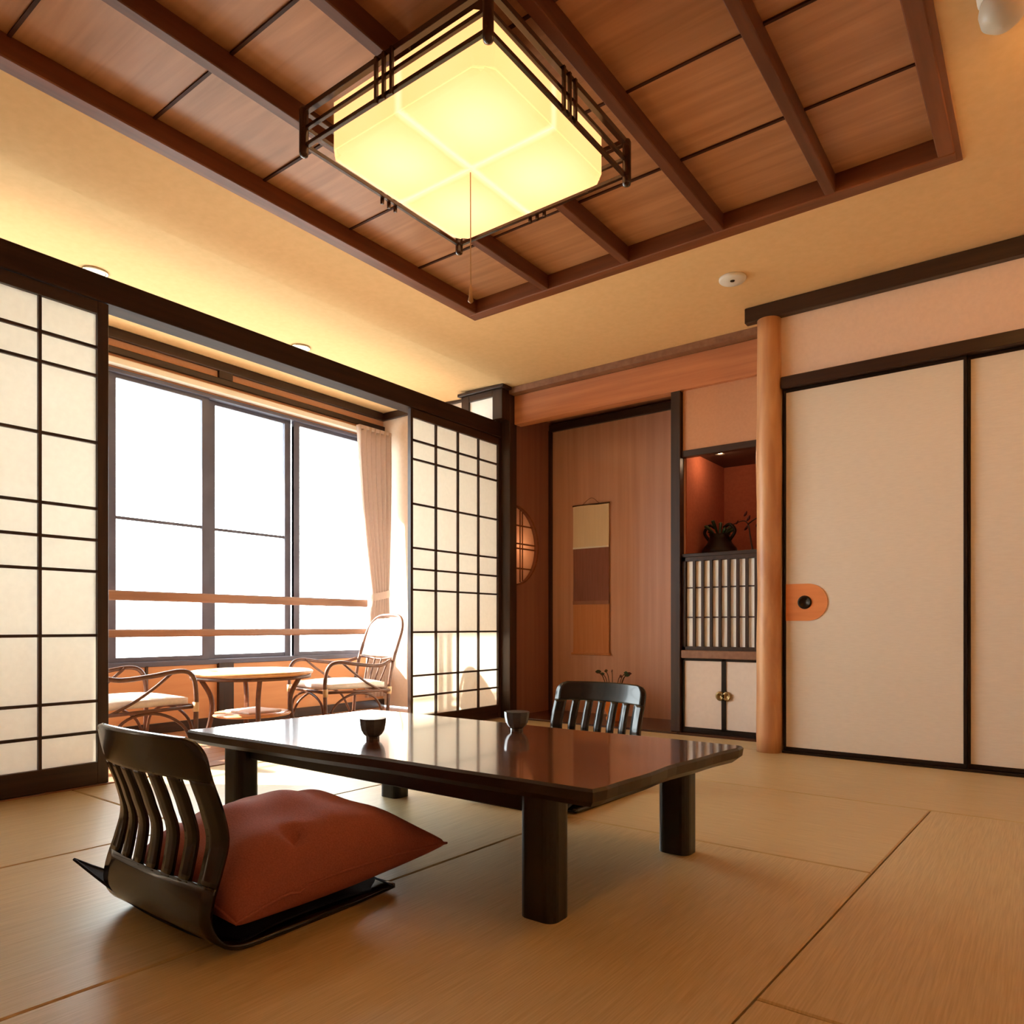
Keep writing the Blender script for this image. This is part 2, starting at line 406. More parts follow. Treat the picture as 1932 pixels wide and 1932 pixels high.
# thin outer moulding
o_ = .018
for n_, bx in (('coffer_x', box(CX0 - o_, CX1 + o_, CY1, CY1 + o_, ZR + .004, ZC + .01)), ('coffer_x', box(CX0 - o_, CX1 + o_, CY0 - o_, CY0, ZR + .004, ZC + .01)),
               ('coffer_y', box(CX0 - o_, CX0, CY0, CY1, ZR + .004, ZC + .01)), ('coffer_y', box(CX1, CX1 + o_, CY0, CY1, ZR + .004, ZC + .01))):
    mk('coffer_moulding', bx, n_, ce)
JX = [-2.085, -1.625, -1.165, -.708]
bays = [CX0 + .055] + JX + [CX1 - .055]
rows = [CY0 + .055, .84, 1.285, 1.73, 2.175, 2.62, CY1 - .055]
for i in range(5):
    for j in range(6):
        z = zb + random.uniform(-.002, .002)
        mk('ceiling_board', box(bays[i] + (.0 if i == 0 else .012), bays[i + 1] - (.0 if i == 4 else .012), rows[j] + .004, rows[j + 1] - .004, z, z + .014, .001), 'board', ce)
mk('batten_backing', box(CX0, CX1, CY0, CY1, zb + .014, zb + .03), 'seamdark', ce)
for x in JX:
    mk('joist', box(x - .020, x + .020, CY0 + .055, CY1 - .055, ZR + .002, zb + .002, .003), 'joist', ce)
for i in range(5):
    for j in range(1, 6):
        mk('batten', box(bays[i] + .02 * (i > 0), bays[i + 1] - .02 * (i < 4), rows[j] - .0055, rows[j] + .0055, zb - .006, zb + .004), 'seamdark', ce)

# ------------------------------------------------------------------ walls
mk('wall_right', box(XR, XR + .1, YN, 4.1, 0, ZC), 'pink_plaster', kind='structure')
mk('wall_near', box(XA, XR, YN - .1, YN, 0, ZC), 'pink_plaster', kind='structure')
mk('wall_left', box(XA - .10, XA - .0, YN, -.45, 0, ZC), 'pink_plaster', kind='structure')
# paper door wall (plane YB)
mk('wall_back', merge(box(-1.16, XR, YB, YB + .1, 2.005, ZC), box(-1.27, -1.16, YB + .0, YT + .02, 0, ZC), ), 'pink_plaster', kind='structure')
mk('trim_2', box(-1.345, XR, YB - .045, YB + .001, 2.335, ZC - .001, .004), 'dark_x', kind='structure')       # ceiling rail
mk('trim_3', box(-1.155, XR, YB - .035, YB + .06, 1.945, 2.008, .004), 'dark_x', kind='structure')      # door head
mk('trim_4', box(-1.155, XR, YB - .012, YB + .06, -.02, .012, .002), 'black_lacquer_rim', kind='structure')   # floor track
mk('wall_closet_back', merge(box(-1.16, XR + .1, YB + .10, YB + .16, 0, 2.06), box(XR, XR + .1, 4.05, 4.2, 0, ZC)), 'pink_plaster', kind='structure')
mk('wall_outer', merge(box(-3.5, XR, 5.75, 5.85, -.1, 2.7), box(-3.5, -3.40, YE + .05, 5.8, -.1, 2.7), box(-1.0, -.9, YT, 5.8, -.1, 2.7), box(-3.5, XR, YT + .04, 5.85, 2.55, 2.7)), 'pink_plaster', kind='structure')
# paper doors
DX = [-1.150, -.314, .522, XR - .01]
for i in range(3):
    x0, x1 = DX[i], DX[i + 1]
    yy = YB - .002 + (.0 if i % 2 == 0 else .018)
    r = root('door_%d' % (i + 1), ((x0 + x1) / 2, yy + .01, .012), kind='structure')
    tag(r, ['cream paper sliding door with orange pull plate beside round pillar', 'plain cream paper sliding door at the right edge of view', 'cream paper sliding door nearest the right wall'][i])
    mk('panel', box(x0 + .010, x1 - .010, yy + .004, yy + .020, .030, 1.93), 'fusuma', r)
    mk('rail', box(x0, x1, yy, yy + .024, .012, .034, .002), 'black_lacquer_rim', r)
    mk('rail', box(x0, x1, yy, yy + .024, 1.928, 1.945, .002), 'black_lacquer_rim', r)
    mk('stile', box(x0, x0 + .014, yy - .001, yy + .025, .03, 1.93, .002), 'black_lacquer_rim', r)
    mk('stile', box(x1 - .014, x1, yy - .001, yy + .025, .03, 1.93, .002), 'black_lacquer_rim', r)
    if i != 1:
        s = 1 if i == 0 else -1
        ex = x0 + .014 if i == 0 else x1 - .014
        cxp = ex + s * .112; rr = .098; zc0 = .805
        poly = [(ex, zc0 - rr), (cxp, zc0 - rr)] + [(cxp + s * rr * math.sin(a), zc0 - rr * math.cos(a)) for a in [PI * k / 20 for k in range(1, 20)]] + [(cxp, zc0 + rr), (ex, zc0 + rr)]
        pl = mk('pull_plate', prism(poly, 'y', yy + .004, yy - .001), 'plate', r)
        rot = Matrix.Translation((ex + s * .096, yy - .001, zc0)) @ Matrix.Rotation(PI / 2, 4, 'X')
        mk('pull_ring', transform(lathe([(.0, .001), (.022, .001), (.024, .005), (.034, .005), (.036, 0)], (0, 0, 0), 28), rot), 'dark_metal', pl, True)
# corner pillar (natural log)
P = []
for k in range(25):
    z = 2.335 * k / 24; P.append((.064 + .0025 * math.sin(z * 5.1) + .0015 * math.sin(z * 13), z))
mk('pillar', lathe(P, (-1.222, YB - .012, 0), 28), 'pillar', smooth=True, label='round polished log pillar standing between the alcove and the paper doors', cat='pillar')
# ------------------------------------------------------------------ alcove
mk('trim_5', box(-3.17, -1.27, YT - .035, YT + .045, 2.165, 2.375, .003), 'lintel', kind='structure')
mk('trim_6', merge(box(-3.17, -1.27, YT - .10, YT + .05, 2.375, ZC - .001)), 'rail', kind='structure')
# alcove shell
al = root('wall_alcove', (-2.5, 4.79, 0), kind='structure')
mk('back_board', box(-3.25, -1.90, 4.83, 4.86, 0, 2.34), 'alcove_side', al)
mk('back_panel', box(-3.2, -2.13, 4.79, 4.83, .01, 2.22), 'alcove_wood', al)
mk('back_panel', box(-2.13, -1.90, 4.788, 4.83, .01, 2.22), 'alcove_wood', al)
mk('head_rail', box(-3.2, -1.9, 4.765, 4.80, 2.22, 2.275, .002), 'dark_x', al)
mk('edge_post', box(-3.2, -3.178, 4.76, 4.79, .01, 2.23), 'dark_z', al)
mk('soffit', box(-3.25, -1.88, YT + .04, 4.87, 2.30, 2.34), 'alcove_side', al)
mk('right_partition', box(-1.93, -1.862, YT + .03, 5.02, .01, 2.40), 'alcove_wood', al)
mk('front_post', box(-1.935, -1.872, YT - .03, YT + .035, .012, 2.165, .003), 'dark_z', al)
# left side wall with half-moon opening against the corner post
yc, zc0, R = 4.325, 1.285, .295
y0w, y1w = 4.30, 4.84
arc = [(yc + R * math.sin(a), zc0 + R * math.cos(a)) for a in [PI * k / 28 for k in range(29)]]
poly = [(y0w, 2.32), (y0w, zc0 + R)] + arc + [(y0w, zc0 - R), (y0w, .0), (y1w, .0), (y1w, 2.32)]
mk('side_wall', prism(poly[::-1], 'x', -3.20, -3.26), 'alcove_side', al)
hm = root('half_moon_window', (-3.22, yc, zc0 - R), 'half-moon paper window with bamboo slats in the alcove side wall', 'window')
mk('paper_pane', prism(([(yc - .02, zc0 + R)] + [(yc + (R + .004) * math.sin(a), zc0 + (R + .004) * math.cos(a)) for a in [PI * k / 28 for k in range(29)]] + [(yc - .02, zc0 - R)])[::-1], 'x', -3.238, -3.246), 'moon_paper', hm)
mk('rim', tube([(-3.203, yc + R * math.sin(a), zc0 + R * math.cos(a)) for a in [PI * k / 20 for k in range(21)]], .006, 6, 2), 'bamboo', hm, True)
l = bpy.data.lights.new('moon_bulb', 'POINT'); l.energy = .9; l.color = (1, .74, .52); l.shadow_soft_size = .05  # point light added out of sight behind the paper to brighten the half-moon
lo = bpy.data.objects.new('moon_bulb', l); COL.objects.link(lo); lo.parent = hm; lo.location = Vector((-3.33, 4.44, 1.285)) - hm.location
for dz in (.155, .018, -.018, -.17):
    L = math.sqrt(R * R - dz * dz)
    mk('slat', tube([(-3.224, yc - .02, zc0 + dz), (-3.224, yc + L * .96, zc0 + dz)], .0065, 6, 1), 'bamboo', hm)
for dy in (.09, .12):
    L = math.sqrt(R * R - dy * dy)
    mk('slat', tube([(-3.226, yc + dy, zc0 - L * .97), (-3.226, yc + dy, zc0 + L * .97)], .005, 6, 1), 'bamboo', hm)
# corner post and stub with little white panel above the shoji head
mk('trim_7', box(-3.262, -3.172, 4.215, 4.30, 0, ZC - .002, .003), 'dark_z', kind='structure')
st = root('wall_stub', (-3.36, 4.14, 2.18), kind='structure')
mk('stub_panel', box(-3.50, -3.25, 4.135, 4.15, 2.10, 2.39), 'lattice_paper', st)
mk('stub_post', box(-3.56, -3.485, 4.12, 4.17, 2.06, 2.40, .003), 'dark_z', st)
mk('stub_post', box(-3.262, -3.172, 4.12, 4.214, 2.181, 2.40, .003), 'dark_z', st)
mk('stub_rail', box(-3.485, -3.262, 4.12, 4.17, 2.352, 2.40, .003), 'dark_x', st)
mk('stub_rail', box(-3.485, -3.262, 4.12, 4.17, 2.10, 2.17, .003), 'dark_x', st)
mk('stub_cap', box(-3.58, -3.145, 4.095, 4.215, 2.40, ZC + .004, .004), 'dark_x', st)
# ------------------------------------------------------------------ niche with closet
mk('wall_niche', merge(box(-1.866, -1.26, YT + .0, YT + .03, 1.785, 2.30)), 'niche_upper', kind='structure')
nr = root('wall_niche_recess', (-1.6, 4.65, 1.1), kind='structure')
mk('side_panel', box(-1.862, -1.855, YT + .035, 5.0, 1.12, 1.80), 'niche_red', nr)
mk('back_panel', box(-1.862, -1.26, 4.99, 5.02, 1.12, 1.80), 'niche_red', nr)
mk('side_panel', box(-1.272, -1.26, YT + .021, 5.0, 1.12, 1.80), 'niche_red', nr)
mk('soffit', box(-1.862, -1.26, YT + .03, 5.0, 1.80, 1.83), 'dark_x', nr)
mk('trim_8', box(-1.870, -1.270, YT - .012, YT + .034, 1.745, 1.786, .002), 'dark_x', kind='structure')
cb = root('alcove_cabinet', (-1.6, YT, 0.01), 'built-in alcove cabinet with slatted paper upper front and two small paper doors', 'cabinet')
mk('carcass', merge(box(-1.855, -1.275, YT + .035, 4.95, .02, .50), box(-1.855, -1.275, YT + .035, 4.95, .54, 1.10)), 'dark_x', cb)
mk('top_board', box(-1.868, -1.272, YT - .010, 4.985, 1.112, 1.135, .003), 'dark_x', cb)
mk('shelf', box(-1.868, -1.272, YT - .025, YT + .035, .478, .528, .004), 'rail', cb)
mk('plinth', box(-1.868, -1.272, YT - .005, YT + .03, .012, .032, .002), 'black_lacquer_rim', cb)
LX0, LX1 = -1.868, -1.272
lf = mk('lattice_frame', merge(box(LX0, LX0 + .022, YT - .006, YT + .022, .528, 1.112), box(LX1 - .022, LX1, YT - .006, YT + .022, .528, 1.112),
     box(LX0, LX1, YT - .006, YT + .022, 1.088, 1.112), box(LX0, LX1, YT - .006, YT + .022, .528, .550)), 'dark_z', cb)
nb = 10; stp = (LX1 - LX0 - .044) / 10
for k in range(10):
    x = LX0 + .022 + stp * k
    for (za, zz_) in ((.552, .730), (.738, .916), (.924, 1.086)):
        mk('paper_pane', box(x + .004, x + stp - .004, YT + .013, YT + .018, za, zz_), 'lattice_paper', cb)
for k in range(1, 10):
    x = LX0 + .022 + stp * k
    mk('slat', box(x - .0085, x + .0085, YT - .004, YT + .012, .550, 1.088, .001), 'dark_z', cb)
for z in (.734, .920):
    mk('crossbar', box(LX0 + .02, LX1 - .02, YT + .006, YT + .014, z - .004, z + .004), 'dark_x', cb)
for i, (x0, x1) in enumerate(((-1.868, -1.600), (-1.600, -1.272))):
    d = mk('door', merge(box(x0, x0 + .014, YT - .004, YT + .02, .032, .478), box(x1 - .014, x1, YT - .004, YT + .02, .032, .478), box(x0, x1, YT - .004, YT + .02, .032, .045), box(x0, x1, YT - .004, YT + .02, .462, .478)), 'black_lacquer_rim', cb)
    mk('door_paper', box(x0 + .013, x1 - .013, YT + .002, YT + .014, .044, .463), 'closet_paper', d)
    xc = -1.600 + (-.021 if i == 0 else .021)
    rot = Matrix.Translation((xc, YT - .004, .250)) @ Matrix.Rotation(PI / 2, 4, 'X')
    mk('door_pull', transform(lathe([(0, .003), (.012, .004), (.014, .009), (.027, .009), (.030, 0)], (0, 0, 0), 24), rot), 'gold', d, True)

# ------------------------------------------------------------------ shoji wall head and screens
mk('trim_9', box(XA - .115, XA + .004, YN, 4.214, 2.068, 2.18, .004), 'head_y', kind='structure')
ZL = [1.869, 1.748, 1.462, 1.180, 1.046, .912, .640, .360, .228]
def shoji(y0, y1, xf, ncol, label, full=True, stile=.045, side_mat='dark_z'):
    r = root('shoji_screen', (xf - .015, (y0 + y1) / 2, 0.006), label, 'sliding screen')
    th = .030; zt = 2.066; z0 = .006
    pz0, pz1 = .100, 2.012
    mk('stile', box(xf - th, xf, y0, y0 + stile * .72, z0, zt, .002), side_mat, r)
    mk('stile', box(xf - th, xf, y1 - stile, y1, z0, zt, .002), 'dark_z', r)
    mk('top_rail', box(xf - th, xf, y0 + stile * .72, y1 - stile, pz1, zt, .002), 'dark_y', r)
    mk('bottom_rail', box(xf - th, xf, y0 + stile * .72, y1 - stile, z0, pz0, .002), 'dark_y', r)
    ya, yb = y0 + stile * .72, y1 - stile
    cols = [ya + (yb - ya) * k / ncol for k in range(ncol + 1)]
    zs = [pz0] + ZL[::-1] + [pz1]
    for k in range(1, ncol):
        mk('muntin', box(xf - th * .6, xf - .003, cols[k] - .006, cols[k] + .006, pz0, pz1), 'dark_z', r)
    for z in ZL:
        mk('muntin', box(xf - th * .6, xf - .004, ya, yb, z - .006, z + .006), 'dark_y', r)
    for k in range(ncol):
        for j in range(len(zs) - 1):
            mk('paper_pane', box(xf - th * .6 - .0015, xf - th * .6 - .0003, cols[k], cols[k + 1], zs[j], zs[j + 1]), 'shoji_paper', r)
    return r
shoji(.50, 1.446, XA - .004, 4, 'dark-framed paper shoji screen at the left edge beside the window opening')
shoji(3.278, 4.214, XA - .004, 4, 'sunlit paper shoji screen between the window opening and the alcove', stile=.030)
shoji(-.44, .498, XA - .004, 4, 'paper shoji screen nearest the camera on the window side')

# ------------------------------------------------------------------ veranda shell
mk('wall_veranda_end', box(XW - .1, XA - .02, YE, YE + .08, 0, 2.55), 'white_plaster', kind='structure')
mk('wall_veranda_near', box(XW - .1, XA - .10, -.28, -.2, 0, 2.6), 'white_plaster', kind='structure')
ww = root('wall_window', (XW, 2.2, 0), kind='structure')
mk('lower_wall', box(XW - .10, XW - .0, -.2, YE, -.012, .425), 'below', ww)
mk('baseboard', box(XW - .001, XW + .016, -.2, YE, -.012, .055, .003), 'dark_y', ww)
mk('upper_wall', box(XW - .10, XW, -.2, YE, 2.24, 2.60), 'niche_upper', ww)
mk('side_wall', box(XW - .10, XW, -.25, .4, .425, 2.24), 'niche_upper', ww)
mk('crown_rail', box(XW, XW + .03, -.2, YE - .03, 2.437, 2.500, .003), 'dark_y', ww)
mk('crown_rail', box(XW, XA - .12, YE - .03, YE, 2.437, 2.497, .003), 'dark_x', ww)
mk('mid_rail', box(XW, XW + .022, -.2, YE, 2.347, 2.388, .003), 'dark_y', ww)
mk('curtain_rail', box(XW, XW + .05, -.2, YE, 2.275, 2.318, .006), 'white_plastic', ww)
for y in (1.10, 2.81):
    mk('upper_stud', box(XW, XW + .026, y - .05, y + .05, 2.388, 2.437), 'dark_z', ww)
    mk('lower_stud', box(XW, XW + .03, y - .055, y + .055, .055, .425), 'dark_z', ww)
for y in (2.27,):
    mk('lower_stud', box(XW, XW + .012, y - .008, y + .008, .055, .425), 'dark_z', ww)
wn = root('window_1', (XW - .04, 2.2, .42), kind='structure')
mk('window_frame', merge(box(XW - .09, XW + .012, .4, YE, .418, .452, .003), box(XW - .09, XW + .012, .4, YE, 2.238, 2.262, .003), box(XW - .09, XW + .012, .4, .44, .45, 2.24), box(XW - .09, XW + .012, YE - .06, YE, .45, 2.24)), 'alu', wn)
SY = [.44, 1.30, 2.035, 2.71, 3.39, YE - .06]
for i in range(5):
    y0, y1 = SY[i], SY[i + 1]; xo = XW - .025 - (.03 if i % 2 else 0); ov = .004
    a, b_ = y0 + (ov if i else 0), y1 - (ov if i < 4 else 0)
    s = mk('sash', merge(box(xo - .014, xo + .014, a, a + .052, .452, 2.238), box(xo - .014, xo + .014, b_ - .052, b_, .452, 2.238),
           box(xo - .012, xo + .012, a + .042, b_ - .042, .452, .482), box(xo - .012, xo + .012, a + .042, b_ - .042, 2.212, 2.238),
           box(xo - .007, xo + .007, a + .042, b_ - .042, 1.342, 1.361) if i < 4 else box(xo - .012, xo + .012, a, a + .01, .46, 2.2)), 'alu', wn)
    mk('pane', box(xo - .002, xo + .002, a + .04, b_ - .04, .48, 2.214), 'glass', s)
# interior handrails
for z, hh, lb in ((.865, .030, 'upper wooden handrail across the veranda window'), (.635, .024, 'lower wooden handrail across the veranda window')):
    h = root('handrail', (XW + .10, 2.2, z - hh), lb, 'handrail')
    mk('bar', box(XW + .075, XW + .115, .45, 4.03, z - hh, z + hh, .008), 'rail', h)
    for y in (.6, 2.71, 3.98):
        mk('bracket', box(XW + .012, XW + .078, y - .012, y + .012, z - .012, z + .012, .002), 'alu', h)
# curtain gathered at the right of the window
def curtain(y0, y1, ytie0, ytie1, xb, folds, label):
    r = root('curtain', (xb, (y0 + y1) / 2, .12), label, 'curtain')
    zt, zm, zb_ = 2.285, .93, .10
    def fn(u, v):
        z = zt + (zb_ - zt) * v
        if z > zm:
            t = (zt - z) / (zt - zm); s = t ** 1.7
        else:
            t = (zm - z) / (zm - zb_); s = 1 - .45 * (1 - (1 - t) ** 2)
        a = y0 + (ytie0 - y0) * s; b = y1 + (ytie1 - y1) * s
        y = a + (b - a) * u
        amp = .030 * (.45 + .55 * (1 - s)) + .006
        ph = 2 * PI * folds * u
        return Vector((xb + amp * math.sin(ph + .6 * math.sin(3 * v)) + .004 * math.sin(9 * u + 5 * v), y + .006 * math.sin(2 * ph), z))
    mk('cloth', slab(fn, 72, 40, .004), 'curtain', r, True)
    mk('header_tape', box(xb - .022, xb + .022, y0 + .01, y1 - .01, 2.262, 2.292, .004), 'curtain', r)
    V, F = [], []
    yc_ = (ytie0 + ytie1) / 2; ry = (ytie1 - ytie0) / 2 + .012
    pr = [(1.0, -.03), (1.03, 0), (1.0, .03)]
    for k in range(20):
        a = 2 * PI * k / 20
        for q, dz in pr: V.append((xb + .034 * q * math.cos(a), yc_ + ry * q * math.sin(a), zm + dz + .02 * math.sin(a)))
    for k in range(20):
        l = (k + 1) % 20
        for j in range(2): F.append((k * 3 + j, l * 3 + j, l * 3 + j + 1, k * 3 + j + 1))
    mk('tieback', (V, F), 'curtain', r, True)
curtain(3.86, 4.235, 4.02, 4.20, XW + .165, 7, 'pale pink curtain gathered and tied at the right end of the window')

# ------------------------------------------------------------------ ceiling lamp
LCX, LCY = -1.44, 1.71
lamp = root('ceiling_lamp', (LCX, LCY, 2.07), 'square wood-framed ceiling lamp with glowing four-part paper-white shade', 'lamp')
HR = .350
for k, z, r_ in ((0, 2.226, .0085), (1, 2.172, .0055), (2, 2.120, .006)):
    for s in (-1, 1):
        mk('frame_bar', box(LCX - HR, LCX + HR, LCY + s * HR - r_, LCY + s * HR + r_, z - r_, z + r_, .001), 'lampframe', lamp)
        mk('frame_bar', box(LCX + s * HR - r_, LCX + s * HR + r_, LCY - HR, LCY + HR, z - r_, z + r_, .001), 'lampframe', lamp)
for sx in (-1, 1):
    for sy in (-1, 1):
        mk('corner_post', lathe([(.003, 0), (.012, .004), (.014, .012), (.014, .140), (.011, .148), (.003, .150)], (LCX + sx * (HR + .004), LCY + sy * (HR + .004), 2.085), 14), 'lampframe', lamp, True)
for s in (-1, 1):
    for d in (-.030, 0, .030):
        mk('slat', box(LCX + d - .005, LCX + d + .005, LCY + s * (HR + .012) - .005, LCY + s * (HR + .012) + .005, 2.100, 2.228, .001), 'lampframe', lamp)
        mk('slat', box(LCX + s * (HR + .012) - .005, LCX + s * (HR + .012) + .005, LCY + d - .005, LCY + d + .005, 2.100, 2.228, .001), 'lampframe', lamp)
# glowing shade: brighter over each of the four tubes
m, n, out = new_mat('lamp_shade_glow')
em = n.nodes.new('ShaderNodeEmission'); tc = n.nodes.new('ShaderNodeTexCoord'); sx_ = n.nodes.new('ShaderNodeSeparateXYZ')
n.links.new(tc.outputs['Object'], sx_.inputs[0])
def mth(op, a, b=None):
    q = n.nodes.new('ShaderNodeMath'); q.operation = op
    for i, v in enumerate((a, b)):
        if v is None: continue
        if isinstance(v, (int, float)): q.inputs[i].default_value = v
        else: n.links.new(v, q.inputs[i])
    return q.outputs[0]
ax = mth('SUBTRACT', mth('ABSOLUTE', sx_.outputs[0]), .15); ay = mth('SUBTRACT', mth('ABSOLUTE', sx_.outputs[1]), .15)
dd = mth('SQRT', mth('ADD', mth('MULTIPLY', ax, ax), mth('MULTIPLY', ay, ay)))
mr = n.nodes.new('ShaderNodeMapRange'); mr.interpolation_type = 'SMOOTHSTEP'; mr.inputs['From Min'].default_value = 0; mr.inputs['From Max'].default_value = .20
mr.inputs['To Min'].default_value = 1.0; mr.inputs['To Max'].default_value = 0.0
n.links.new(dd, mr.inputs[0])
mxc = n.nodes.new('ShaderNodeMixRGB'); mxc.inputs[1].default_value = (1.05, .50, .175, 1); mxc.inputs[2].default_value = (1.4, .64, .33, 1)
sm = n.nodes.new('ShaderNodeMapRange'); sm.interpolation_type = 'SMOOTHSTEP'; sm.inputs['From Min'].default_value = 0.0; sm.inputs['From Max'].default_value = .022
sm.inputs['To Min'].default_value = .95; sm.inputs['To Max'].default_value = 0.0
n.links.new(mth('MINIMUM', mth('ABSOLUTE', sx_.outputs[0]), mth('ABSOLUTE', sx_.outputs[1])), sm.inputs[0])
n.links.new(mth('MAXIMUM', mth('MULTIPLY', mr.outputs[0], .8), sm.outputs[0]), mxc.inputs[0]); n.links.new(mxc.outputs[0], em.inputs[0]); em.inputs[1].default_value = 1.0
dif = n.nodes.new('ShaderNodeBsdfDiffuse'); dif.inputs[0].default_value = (.5, .45, .35, 1)
ads = n.nodes.new('ShaderNodeAddShader'); n.links.new(em.outputs[0], ads.inputs[0]); n.links.new(dif.outputs[0], ads.inputs[1])
n.links.new(ads.outputs[0], out.inputs[0]); M['glow'] = m
HS = .309; cc = .038
oct_ = [(HS - cc, -HS), (HS, -HS + cc), (HS, HS - cc), (HS - cc, HS), (-HS + cc, HS), (-HS, HS - cc), (-HS, -HS + cc), (-HS + cc, -HS)]
mk('shade', prism([(LCX + a, LCY + b) for a, b in oct_], 'z', 2.100, 2.240), 'glow', lamp)
for sx in (-1, 1):
    for sy in (-1, 1):
        def fn(u, v, sx=sx, sy=sy):
            a = .003 + (HS - .006) * u; b = .003 + (HS - .006) * v
            if a > HS - cc and b > HS - cc: a = b = min(a, HS - cc * .5)
            e = (1 - (2 * u - 1) ** 8) * (1 - (2 * v - 1) ** 8)
            return Vector((LCX + sx * a, LCY + sy * b, 2.0985 - .007 * e))
        V, F = slab(fn, 14, 14, .002)
        mk('shade_cushion', (V, F), 'glow', lamp, True)
mk('mount_plate', box(LCX - .27, LCX + .27, LCY - .27, LCY + .27, 2.240, 2.250), 'lampframe', lamp)
mk('mount_box', box(LCX - .13, LCX + .13, LCY - .13, LCY + .13, 2.250, zb + .001), 'lampframe', lamp)
pc = mk('pull_cord', tube([(LCX, LCY, 2.085), (LCX + .001, LCY, 1.73)], .0016, 6, 1), 'cord', lamp)
mk('cord_tassel', lathe([(.002, .055), (.004, .05), (.006, .02), (.009, .006), (.003, 0)], (LCX + .001, LCY, 1.68), 12), 'cord', pc, True)

# ------------------------------------------------------------------ ceiling fittings
WARM = (1.0, .70, .38)
def downlight(x, y, z, label, energy, tilt=0.0, col=WARM, r0=.046, group='recessed downlights over the veranda'):
    r = root('downlight', (x, y, z - .012), label, 'ceiling light', group)
    mk('trim_ring', lathe([(r0, .012), (r0 + .014, .010), (r0 + .016, .004), (r0 + .010, .0), (r0, .003), (r0, .012)], (x, y, z - .013), 32, False), 'chrome', r, True)
    mk('lens', lathe([(.0, 0), (r0, 0), (r0, .006)], (x, y, z - .008), 28), GL, r)
    l = bpy.data.lights.new('downlight_bulb', 'AREA'); l.shape = 'DISK'; l.size = r0 * 1.9; l.energy = energy; l.color = col
    lo = bpy.data.objects.new('downlight_bulb', l); COL.objects.link(lo); lo.parent = r; lo.location = (0, 0, -.003)
FL = emit('flush_lamp_glow', (1.0, .74, .48), 50)  # warm emission of the added fill lamps out of view
GL = emit('downlight_glow', (1.0, .86, .62), 1.6)
downlight(-3.84, 1.64, zc_v(-3.84), 'recessed downlight with metal ring above the shoji head, nearer the camera', 1.3)
downlight(-3.83, 2.87, zc_v(-3.83), 'small recessed downlight with metal ring above the middle of the shoji head', 1.3)
sd = root('smoke_detector', (-1.275, 3.545, ZC - .022), 'round white smoke detector on the plaster ceiling near the paper doors', 'smoke detector')
mk('body', lathe([(.0, 0), (.026, .001), (.060, .006), (.066, .012), (.066, .022)], (-1.275, 3.545, ZC - .0225), 36), 'white_plastic', sd, True)
mk('sensor_dot', lathe([(.0, 0), (.010, .001), (.012, .004)], (-1.270, 3.53, ZC - .0250), 16), 'dark_metal', sd)
# frosted ceiling lamp at the top right, throwing a warm patch on the plaster beside it
sp = root('spotlight', (-.105, 2.36, ZC - .13), 'frosted glass lamp head hanging from the ceiling at the top right corner', 'ceiling light')
mk('glass_head', lathe([(.0, 0), (.03, .004), (.050, .022), (.056, .05), (.052, .075)], (-.105, 2.36, ZC - .118), 28), 'frost', sp, True)
mk('ceiling_base', lathe([(.052, 0), (.058, .012), (.062, .043)], (-.105, 2.36, ZC - .0432), 28), 'white_plastic', sp, True)

mk('glass_head', lathe([(.0, 0), (.03, .004), (.050, .022), (.056, .05), (.052, .075)], (.13, 2.36, ZC - .118), 28), 'frost', sp, True)
mk('ceiling_base', lathe([(.052, 0), (.058, .012), (.062, .043)], (.13, 2.36, ZC - .0432), 28), 'white_plastic', sp, True)
l = bpy.data.lights.new('spot_bulb', 'POINT'); l.energy = 12; l.color = (1, .50, .12); l.shadow_soft_size = .03
lo = bpy.data.objects.new('spot_bulb', l); COL.objects.link(lo); lo.parent = sp; lo.location = Vector((.24, 2.36, ZC - .05)) - sp.location
# unseen fill lamps, added behind the camera to brighten the room
for i, (x, y) in enumerate(((-2.3, -.75), (-.2, -.75))):
    r = root('flush_lamp', (x, y, ZC - .06), ['round flush ceiling lamp behind the camera on the window side', 'round flush ceiling lamp behind the camera on the door side'][i], 'lamp', 'flush lamps behind the camera')
    mk('drum', lathe([(.0, 0), (.26, .002), (.28, .02), (.28, .058)], (x, y, ZC - .060), 40), FL, r, True)
    mk('rim', lathe([(.282, .0), (.30, .005), (.30, .058), (.282, .058)], (x, y, ZC - .060), 40), 'lampframe', r, True)
# ------------------------------------------------------------------ low table
ZT = .328
TQ = [(-2.335, 1.290), (-.786, 1.340), (-.722, 2.100), (-2.290, 2.075)]
tb = root('low_table', (-1.53, 1.70, 0), 'long low dark wooden table with four black legs in the room centre', 'table')
def wob(t, k): return .006 * math.sin(7 * t + k) + .003 * math.sin(19 * t + 2 * k)
outl = []
for e in range(4):
    a = Vector(TQ[e]); b = Vector(TQ[(e + 1) % 4]); d = (b - a); nrm = Vector((d.y, -d.x)).normalized()
    for k in range(16):
        t = k / 16; kk = 0 if k == 0 else 1
        outl.append(a + d * t + nrm * (wob(t, e) * kk))
cen = Vector((-1.533, 1.70))
n_ = len(outl); V = []; F = []
def ring(off, z):
    for i in range(n_):
        p = outl[i]; q = outl[i - 1]; t = outl[(i + 1) % n_]
        na = Vector((-(p - q).y, (p - q).x)).normalized(); nb_ = Vector((-(t - p).y, (t - p).x)).normalized()
        m_ = (na + nb_) / (1 + na.dot(nb_)); v_ = p + m_ * off
        V.append((v_.x, v_.y, z))
for off, z in ((.006, ZT), (0, ZT - .006), (.003, ZT - .028), (.022, ZT - .044)): ring(off, z)
for r_ in range(3):
    for i in range(n_):
        j = (i + 1) % n_; F.append((r_ * n_ + i, (r_ + 1) * n_ + i, (r_ + 1) * n_ + j, r_ * n_ + j))
